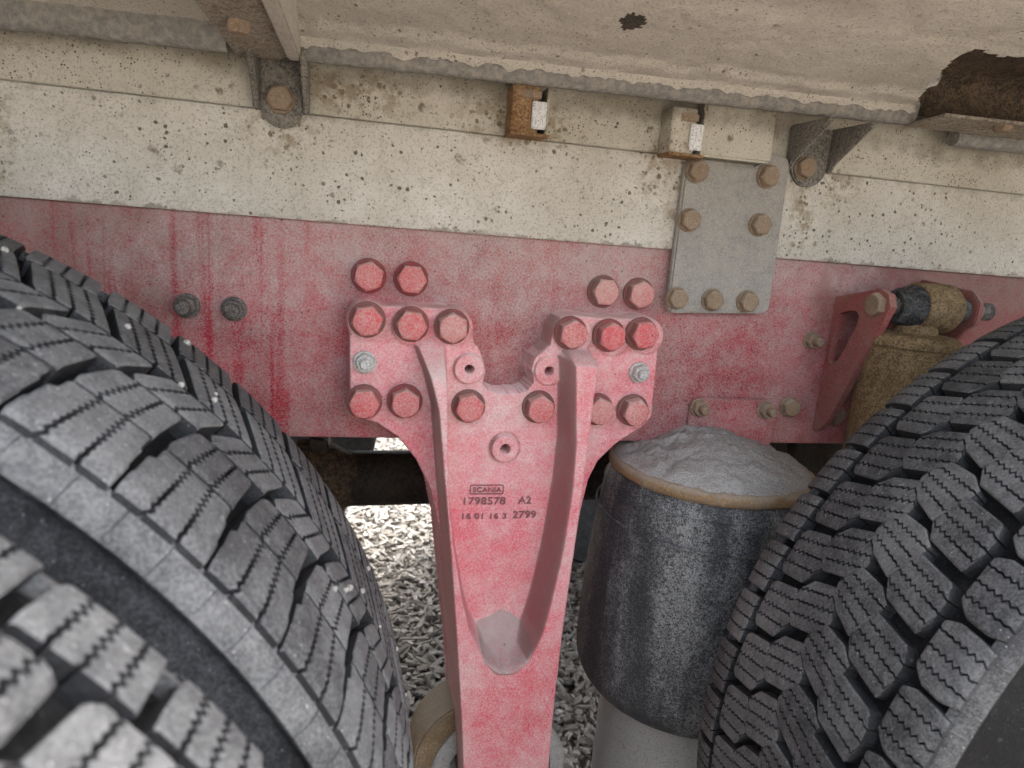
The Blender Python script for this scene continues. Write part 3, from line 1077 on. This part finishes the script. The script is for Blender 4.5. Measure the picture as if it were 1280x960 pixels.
# rust-stained clamp arc on the left
c = at(592, 938, -.03)
pts = []
ro, ri = .088, .050
A = np.linspace(math.radians(80), math.radians(192), 22)
arc = [(c[0] + ro * math.cos(t), c[2] + ro * 1.05 * math.sin(t)) for t in A] + [(c[0] + ri * math.cos(t), c[2] + ri * 1.05 * math.sin(t)) for t in A[::-1]]
cl = add('spring_clamp', MB().prism(arc, [-.05, .02], lambda a, b, h: (a, h, b)).mesh(grime_metal('rust_stained_clamp', (.20, .13, .065), (.28, .21, .13), (.08, .045, .022), .7, dustc=(.42, .37, .30), dk=-.05, bumpd=.003), 40, bevel=.003, jitter=.001))
tag(cl, 'rust-stained curved clamp at lower left of the red bracket', 'clamp')
# axle saddle lump further down
c2 = at(548, 985, -.02)
sdl = add('axle_saddle', MB().lathe([(.0005, .06), (.035, .055), (.055, .03), (.062, 0), (.062, -.2)], (c2[0], .0, c2[2]), (0, 0, 1), 28).mesh(M['mud'], 50, jitter=.006, jscale=30))
tag(sdl, 'lumpy mud-covered saddle below the rust-stained clamp', 'saddle')

# ------------------------------------------------------------------ air spring
ax_, ay_, zt = .478, -.035, .722
asp = empty('air_spring', (ax_, ay_, .18), 'dusty black rubber air spring between bracket and right tyre', 'air spring')
prof = [(.128, .706), (.134, .704), (.1365, .698), (.1385, .690), (.142, .680)]
for k in range(0, 13):
    t = k / 12
    prof.append((.142 + .0145 * math.sin(math.pi * min(t * 1.15, 1) * .5), (.678 - .250 * t)))
for k in range(1, 11):
    t = k / 10 * math.pi / 2
    prof.append((.1565 - .043 * (1 - math.cos(t)), .428 - .050 * math.sin(t)))
mb = MB().lathe([(r, z - .0) for r, z in prof], (ax_, ay_, 0), (0, 0, 1), 96)
wadd('bellows', mb.mesh(M['bellows'], 50), asp)
for zz, rr_ in ((.684, .1418), (.648, .1502)):
    mb = MB().lathe([(rr_ - .002, zz + .0016), (rr_ + .0008, zz + .0008), (rr_ + .0008, zz - .0008), (rr_ - .002, zz - .0016)], (ax_, ay_, 0), (0, 0, 1), 96)
    wadd('mould_line', mb.mesh(M['bellows'], 60), asp)
mb = MB().lathe([(.119, .70), (.1325, .702), (.1375, .706), (.139, .712), (.1365, .718), (.131, .7205), (.127, .719), (.124, .723), (.06, .725), (.001, .725)], (ax_, ay_, 0), (0, 0, 1), 96)
wadd('crimp_ring', mb.mesh(M['crimp'], 50, jitter=.0014, jscale=120), asp)
mb = MB().lathe([(.09, .41), (.1095, .395), (.1115, .385), (.1115, .33), (.1115, .18), (.06, .18)], (ax_, ay_, 0), (0, 0, 1), 96)
wadd('piston', mb.mesh(M['piston'], 40), asp)


def mud_heap():
    V, F = [], []
    nr, na = 70, 220
    for i in range(nr + 1):
        r = .1335 * i / nr
        for k in range(na):
            t = 2 * math.pi * k / na
            x, y = r * math.cos(t), r * math.sin(t)
            base = .728 + .024 * (1 - (i / nr) ** 1.7) * math.exp(-((x + .005) / .085) ** 2) + .010 * (1 - (i / nr) ** 2)
            nn = mnoise.fractal(Vector((x * 45, y * 45, 1)), .8, 2.0, 5)
            ed = min(1, .25 + (nr - i) / 12)
            V.append((ax_ + x, ay_ + y, base - .010 * (i / nr) ** 10 + nn * .0052 * ed))
    for i in range(nr):
        for k in range(na):
            j = (k + 1) % na
            F.append((i * na + k, (i + 1) * na + k, (i + 1) * na + j, i * na + j))
    return MB().raw(V, F).mesh(M['mud'], 80)


o = add('mud_heap', mud_heap())
tag(o, 'heap of dry grey mud lying on top of the air spring', 'mud', kind='stuff')

# ------------------------------------------------------------------ shock absorber and its brackets
GX = .656
gs = empty('shock_bracket', (GX, -.02, .76), 'red triangular gusset bracket with triangular hole holding the shock', 'bracket')
tri = [at(x, y, X=GX)[[1, 2]] for x, y in ((1045, 371), (1100, 361), (1111, 368), (1113, 384), (1102, 405), (1034, 527), (1022, 537), (1014, 537))]
tri = [(min(a, .0), b) for a, b in tri]
hole = [at(x, y, X=GX)[[1, 2]] for x, y in ((1046, 394), (1058, 388), (1072, 388), (1074, 400), (1062, 424), (1045, 454), (1037, 456), (1035, 444))]


def plate_with_hole(outer, inner, x0, x1, m):
    me = bpy.data.meshes.new('g')
    bm = bmesh.new()
    inner = [tuple(p) for p in round_poly(inner, 1)]
    outer = [tuple(p) for p in outer]
    for lay, x in enumerate((x0, x1)):
        es = []
        for loop in (outer, inner):
            vs = [bm.verts.new((x, a, b)) for a, b in loop]
            es += [bm.edges.new((vs[i], vs[(i + 1) % len(vs)])) for i in range(len(vs))]
        bmesh.ops.triangle_fill(bm, edges=es, use_beauty=True)
    bm.verts.ensure_lookup_table()
    no, ni = len(outer), len(inner)
    off = no + ni
    for s, n in ((0, no), (no, ni)):
        for i in range(n):
            j = (i + 1) % n
            bm.faces.new((bm.verts[s + i], bm.verts[s + j], bm.verts[off + s + j], bm.verts[off + s + i]))
    bmesh.ops.recalc_face_normals(bm, faces=bm.faces)
    bm.to_mesh(me)
    bm.free()
    finish(me, m, 30)
    return me


wadd('gusset', plate_with_hole(tri, hole, GX, GX + .010, M['gusset']), gs)
pinp = at(1097, 381, X=GX)
py_, pz_ = pinp[1], pinp[2]
# bolt head on the gusset's outer side
b_ = add('bolt', RBOLT, gs)
b_.location = Vector((GX, py_, pz_)) - gs.location
b_.rotation_euler = (0, 0, -math.pi / 2)
b_.rotation_euler = (0, 0, math.radians(-90))
b_.scale = (1.15, 1.0, 1.15)
wadd('pin', MB().lathe([(.012, 0), (.012, .17)], (GX + .005, py_, pz_), (1, 0, 0), 20, True).mesh(M['darknut'], 40), gs)
# outer cheek on the right
sx1 = at(1205, 385, py_)[0]
chk = [(0, pz_ + .035), (py_ - .008, pz_ + .026), (py_ - .022, pz_ + .012), (py_ - .022, pz_ - .014), (py_ - .008, pz_ - .026), (0, pz_ - .16)]
wadd('cheek', MB().prism(chk, [sx1, sx1 + .009], lambda a, b, h: (h, a, b)).mesh(M['gusset'], 30, bevel=.0015), gs)
b2 = add('nut', RNUT, gs)
b2.location = Vector((sx1 + .010, py_, pz_)) - gs.location
b2.rotation_euler = (0, 0, math.radians(90))
b2.scale = (1.3, 1.3, 1.3)

sh = empty('shock_absorber', (.735, py_, .6), 'rusty ochre shock absorber behind the right tyre', 'shock absorber')
e0, e1 = at(1140, 385, py_)[0], at(1183, 388, py_)[0]
wadd('bush', MB().lathe([(.012, -.028), (.020, -.030), (.024, -.022), (.0215, -.017), (.027, -.010), (.029, 0), (.029, .004)], (e0, py_, pz_), (1, 0, 0), 32).mesh(M['bush'], 40), sh)
wadd('eye', MB().lathe([(.020, 0), (.031, 0), (.0325, .002), (.0325, e1 - e0 - .004), (.030, e1 - e0), (.015, e1 - e0)], (e0, py_, pz_), (1, 0, 0), 40).mesh(M['shock'], 40, jitter=.0008), sh)
wadd('spacer', MB().lathe([(.016, 0), (.016, sx1 - e1 - .002)], (e1, py_, pz_), (1, 0, 0), 24, True).mesh(M['darknut'], 40), sh)
tl = at(1092, 418, py_)[0]
tr = at(1186, 420, py_)[0]
tcx, trr = (tl + tr) / 2, (tr - tl) / 2
wadd('neck', MB().lathe([(.022, .012), (.024, -.02), (.030, -.042)], (tcx + .004, py_, pz_), (0, 0, 1), 24).mesh(M['shock'], 40), sh)
wadd('barrel', MB().lathe([(.001, -.032), (.03, -.033), (trr - .006, -.036), (trr, -.043), (trr, -.050), (trr - .003, -.053), (trr - .003, -.42), (.001, -.42)], (tcx, py_, pz_), (0, 0, 1), 48).mesh(M['shock'], 40, jitter=.0008), sh)


# ------------------------------------------------------------------ far under the truck: tube, far tyres
tube = empty('stay_tube', (.3, .30, .50), 'black oily stay tube crossing the gap left of the red bracket', 'tube')
tz = at(480, 598, .30)
tl_ = at(425, 600, .30)
wadd('tube', MB().lathe([(.001, 0), (.048, 0), (.048, .62), (.001, .62)], (tl_[0], .30, tz[2]), (1, 0, 0.02), 40).mesh(M['blacktube'], 40, jitter=.001), tube)
wadd('end_yoke', MB().lathe([(.001, -.075), (.068, -.070), (.070, -.045), (.060, -.010), (.050, .012), (.046, .03)], (tl_[0], .30, tz[2]), (1, 0, 0.02), 40).mesh(
    grime_metal('rusty_black_yoke', (.02, .018, .015), (.06, .045, .03), (.16, .10, .05), .55, .7), 40, jitter=.004, jscale=50), tube)
wadd('lug', MB().prism([(tl_[0] - .05, tz[2] + .03), (tl_[0] - .010, tz[2] + .03), (tl_[0] - .022, tz[2] + .08), (tl_[0] - .05, tz[2] + .085)], [.27, .33], lambda a, b, h: (a, h, b)).mesh(M['blacktube'], 30, bevel=.004), tube)


# ------------------------------------------------------------------ tyres
def block_mesh(vs, lo, hi, sipes, rf, depth, m, R, amp=.0012, gap=.0013, ch=.0011, phase=0, inset=.0013):
    """Tread block: outline given by lo(v), hi(v) along the circumference; slabs parted by zig-zag sipes."""
    v0, v1 = vs[0], vs[-1]
    nv = max(6, int(round((v1 - v0) / .0032)))
    V = np.linspace(v0 + inset, v1 - inset, nv + 1)
    L = np.interp(V, vs, lo) + inset
    H = np.maximum(np.interp(V, vs, hi) - inset, L + .0008)
    bounds = [(L, L)]
    for k, fr in enumerate(sipes):
        zz = np.array([(amp if (i + k + phase) % 2 else -amp) for i in range(nv + 1)]) + .0006 * np.sin(V * 900 + k * 2)
        va, vb = vs[1], vs[-2]
        ca, cb = lo[1] + (hi[1] - lo[1]) * fr, lo[-2] + (hi[-2] - lo[-2]) * fr
        c = ca + (cb - ca) * (V - va) / (vb - va) + zz          # straight cut across the block
        c = np.clip(c, L + .0016, H - .0016)
        bounds.append((c - gap / 2, c + gap / 2))
    bounds.append((H, H))
    mb = MB()
    for k in range(len(bounds) - 1):
        a = bounds[k][1]
        b = bounds[k + 1][0]
        cha = ch * 1.6 if k == 0 else .0004
        chb = ch * 1.6 if k == len(bounds) - 2 else .0004
        rings = []
        for i in range(nv + 1):
            end = i in (0, nv)
            wd = max(b[i] - a[i], .0006)
            s = min(1, wd / (2.2 * (cha + chb)))
            r = rf(V[i])
            drop = ch * .9 if end else 0
            def pt(u, rr, dv=0.0):
                return (rr * math.sin(u / R), V[i] + dv, rr * math.cos(u / R))
            rings.append([pt(a[i], r - depth), pt(a[i], r - ch - drop), pt(a[i] + cha * s, r - drop), pt(a[i] + wd - chb * s, r - drop), pt(a[i] + wd, r - ch - drop), pt(a[i] + wd, r - depth)])
        mb.rings(rings)
    me = mb.mesh(m, 24)
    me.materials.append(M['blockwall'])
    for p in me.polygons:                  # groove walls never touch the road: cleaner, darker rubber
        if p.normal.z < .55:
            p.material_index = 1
    return me


def carcass_mesh(prof, m, n=180):
    return MB().lathe(prof, (0, 0, 0), (0, 1, 0), n).mesh(m, 32)


def lug_mesh(R, yn, sgn, m):
    """Moulded rib on the shoulder below a tread block, facing the open side."""
    mb = MB()
    for u0, u1, r0, r1 in ((-.018, .004, R - .022, R - .010),):
        a, b = u0 / R, u1 / R
        P = []
        for rr, off in ((r0, .0), (r1, .0)):
            for t in (a, b):
                P.append((rr * math.sin(t), yn + sgn * -.004 + off, rr * math.cos(t)))
                P.append((rr * math.sin(t), yn + sgn * .004 + off, rr * math.cos(t)))
        mb.raw(P, [(0, 1, 3, 2), (4, 6, 7, 5), (0, 4, 5, 1), (2, 3, 7, 6), (0, 2, 6, 4), (1, 5, 7, 3)])
    return mb.mesh(m, 30, bevel=.001)


def make_tyre(X0, Yc, z0, R, hw, rows, N, m, label, mirror=False, phase=0.0, sign=1, gap=.0016, sw=None, inset=.0013):
    """rows: (vs, lo, hi, sipes) in metres; vs measured from the tyre's middle, circumference measured with 'sign'."""
    t = empty('tyre', (X0, Yc, 0), label, 'tyre')
    ty = lambda prof: [(r, y) for r, y in prof]
    D = .0145

    def rf(v):
        q = abs(v) / hw
        return R - .005 * q ** 2 - .007 * max(0, (q - .80) / .20) ** 2
    prof = []
    s = [(-hw * .55, .30), (-hw * .98, .335), (-hw * 1.09, .40), (-hw * 1.07, R - .095), (-hw * 1.02, R - .062), (-hw * .985, R - .040), (-hw * .975, R - .030),
         (-hw * 1.000, R - .0275), (-hw * 1.004, R - .0255), (-hw * .985, R - .0185), (-hw * .95, R - .0135), (-hw * .90, R - .0105), (-hw * .885, R - .0175)]
    half = s
    tread = [(v, rf(v) - D) for v in np.linspace(-hw * .87, hw * .87, 22)]
    prof = [(r, y) for y, r in half] + [(r, y) for y, r in tread] + [(r, -y) for y, r in half[::-1]]
    cm = carcass_mesh(prof, sw or M['sidewall'])
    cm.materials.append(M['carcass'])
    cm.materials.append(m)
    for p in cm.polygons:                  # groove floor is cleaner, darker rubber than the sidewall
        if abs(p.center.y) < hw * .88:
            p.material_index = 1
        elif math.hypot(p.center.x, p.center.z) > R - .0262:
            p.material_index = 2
    c = add('carcass', cm, t)
    c.location = (0, 0, z0)
    rest, me_rows = [], []
    # moulded ribs running across the shoulder band
    mb = MB()
    for k in range(N * 2):
        a = math.pi * (k + .5) / N + random.uniform(-.006, .006)
        for sd_ in (-1, 1):
            w_ = .0008 if k % 2 else .0005
            sec_ = [(.885, R - .0115), (.945, R - .0128), (.985, R - .0178), (1.003, R - .0250)]
            V_, F_ = [], []
            for q, r_ in sec_:
                for du, dr in ((-w_, -.001), (0, .0011), (w_, -.001)):
                    V_.append(((r_ + dr) * math.sin(a + du / R), sd_ * hw * q, (r_ + dr) * math.cos(a + du / R)))
            for q in range(3):
                F_ += [(q * 3, q * 3 + 1, q * 3 + 4, q * 3 + 3), (q * 3 + 1, q * 3 + 2, q * 3 + 5, q * 3 + 4)]
            mb.raw(V_, F_)
    o = add('shoulder_ribs', mb.mesh(m, 60), t)
    o.location = (0, 0, z0)
    o['kind'] = 'stuff'
    for row, (vs, lo, hi, sip) in enumerate(rows):
        if mirror:
            vs, lo, hi = [-v for v in vs[::-1]], lo[::-1], hi[::-1]
        lo2, hi2 = (lo, hi) if sign > 0 else ([-h for h in hi], [-l for l in lo])
        mid = (min(lo2) + max(hi2)) / 2
        me = block_mesh(vs, [x - mid for x in lo2], [x - mid for x in hi2], sip, rf, D + .002, m, R, phase=row, gap=gap, inset=inset)
        me_rows.append((me, mid))
        for k in range(N):
            a = mid / R + 2 * math.pi * k / N + phase
            da = (a - sign * math.radians(70) + math.pi) % (2 * math.pi) - math.pi
            if abs(da) > math.pi * .88:          # the few on the hidden side go into one joined part
                rest.append((me, a))
                continue
            b = add('tread_block', me, t)
            b.location = (0, 0, z0)
            b.rotation_euler = (0, a, 0)
    mb = MB()
    for me, a in rest:
        ca, sa = math.cos(a), math.sin(a)
        mb.raw([(v.co.x * ca + v.co.z * sa, v.co.y, -v.co.x * sa + v.co.z * ca) for v in me.vertices], [tuple(p.vertices) for p in me.polygons])
    o = add('tread_remainder', mb.mesh(m, 40), t)
    o.location = (0, 0, z0)
    o['kind'] = 'stuff'
    return t, rf


# right tyre: five-sided and hexagonal block rows, near (-) to far (+); s runs down the left side
RC = -.382


def rel(vs):
    return [v - RC for v in vs]


rowsR = [
    (rel([-.507, -.495, -.477, -.4645]), [.493, .489, .487, .492], [.543, .5475, .5455, .534], [.26, .50, .75]),
    (rel([-.460, -.4545, -.4155, -.4050]), [.481, .4655, .457, .485], [.493, .5175, .507, .490], [.26, .51, .76]),
    (rel([-.4205, -.4065, -.3795, -.3665]), [.510, .498, .494, .517], [.516, .5535, .542, .524], [.28, .52, .76]),
    (rel([-.3845, -.371, -.3445, -.3315]), [.547, .522, .530, .547], [.557, .574, .5815, .567], [.27, .52, .77]),
    (rel([-.3435, -.331, -.302, -.2955]), [.573, .547, .554, .560], [.581, .603, .607, .599], [.27, .52, .77]),
    (rel([-.2920, -.286, -.262, -.2525]), [.581, .581, .585, .589], [.636, .636, .639, .641], [.27, .52, .77]),
]
rtyre, _ = make_tyre(.893, RC, .492, .519, .130, rowsR, 54, M['treadR'], 'dark block-tread tyre on the right beside the air spring', sign=-1, sw=M['carcass'])
# near inner-left tyre: staggered stepped blocks
LC = -.3745
lrel = lambda vs: [v - LC for v in vs]
rowsL = [
    (lrel([-.511, -.506, -.490, -.4895, -.468, -.4675, -.4495]), [.3970, .3955, .3955, .3965, .3965, .4005, .4005], [.4555, .4555, .4555, .4545, .4545, .4530, .4530], [.34, .67]),
    (lrel([-.4490, -.439, -.407, -.3995]), [.402, .4005, .407, .412], [.4545, .4545, .458, .458], [.34, .67]),
    (lrel([-.3985, -.390, -.364, -.3560]), [.421, .416, .430, .437], [.470, .471, .481, .482], [.34, .68]),
    (lrel([-.3545, -.345, -.304, -.2935]), [.397, .390, .371, .366], [.449, .444, .423, .416], [.26, .50, .75]),
    (lrel([-.2925, -.285, -.245, -.231]), [.363, .359, .349, .347], [.416, .413, .403, .400], [.25, .50, .75]),
]
ltyre, lrf = make_tyre(-.468, LC, .485, .529, .1475, rowsL, 55, M['tread'], 'large grey block-tread inner tyre on the left behind the nearest tyre', sign=1, gap=.0024, inset=.0009)
# outer left tyre, close to the camera
otyre, _ = make_tyre(-.468, -.722, .485, .529, .1475, [([v * 1.06 for v in r[0]], r[1], r[2], r[3]) for r in rowsR], 55, M['tread'], 'blurred pale outer tyre in the lower left corner, nearest the camera', phase=.0, sign=1, gap=.0023)

# small stones caught in the left tyre's tread
mb = MB()
for k in range(22):
    a = math.radians(random.uniform(25, 95))
    v = random.uniform(-.13, .12)
    r_ = random.uniform(.0012, .0032)
    c_ = Vector(((lrf(v) + r_ * .2) * math.sin(a), v, (lrf(v) + r_ * .2) * math.cos(a)))
    n0 = len(mb.v)
    mb.lathe([(.0003, -r_), (r_ * .8, -r_ * .6), (r_, .1 * r_), (r_ * .6, r_ * .8), (.0003, r_)], c_, (random.uniform(-1, 1), random.uniform(-1, 1), .4), 7)
o = add('pebbles', mb.mesh(M['pebble'], 30), ltyre)
o.location = (0, 0, .485)
o['kind'] = 'stuff'

# black cylinder added behind the air spring to block the bright ground
gapb = empty('gap_blocker', (.865, .25, .55), 'black cylinder added to darken the gap between air spring and right tyre', 'added blocker')
wadd('can', MB().lathe([(.001, 0), (.07, 0), (.085, .012), (.085, .085), (.094, .088), (.094, .104), (.085, .107), (.085, .2), (.06, .22), (.001, .22)], (.865, .12, .665), (0, 1, 0), 48).mesh(M['blacktube'], 40), gapb)
wadd('rod', MB().tube([(.865, .33, .665), (.865, .5, .63)], .016).mesh(M['blacktube'], 40), gapb)

# far-side tyres
for x, z, R, lab in ((.893, .492, .519, 'dark far-side tyre behind the air spring'), (-.468, .485, .529, 'black far-side tyre beyond the stay tube under the rail')):
    o = empty('tyre', (x, 1.16, 0), lab, 'tyre')
    s = [(-.09, .30), (-.145, .335), (-.160, .40), (-.158, R - .085), (-.150, R - .04), (-.148, R - .012), (-.138, R - .003)]
    prof = [(r, y) for y, r in s] + [(R, v) for v in np.linspace(-.12, .12, 9)] + [(r, -y) for y, r in s[::-1]]
    c = add('carcass', carcass_mesh(prof, M['sidewall'], 96), o)
    c.location = (0, 0, z)
    hb = add('hub', MB().lathe([(.001, -.02), (.12, -.02), (.16, .02), (.30, .05), (.30, -.09)], (0, 0, 0), (0, 1, 0), 40).mesh(M['blacktube'], 40), o)
    hb.location = (0, 0, z)
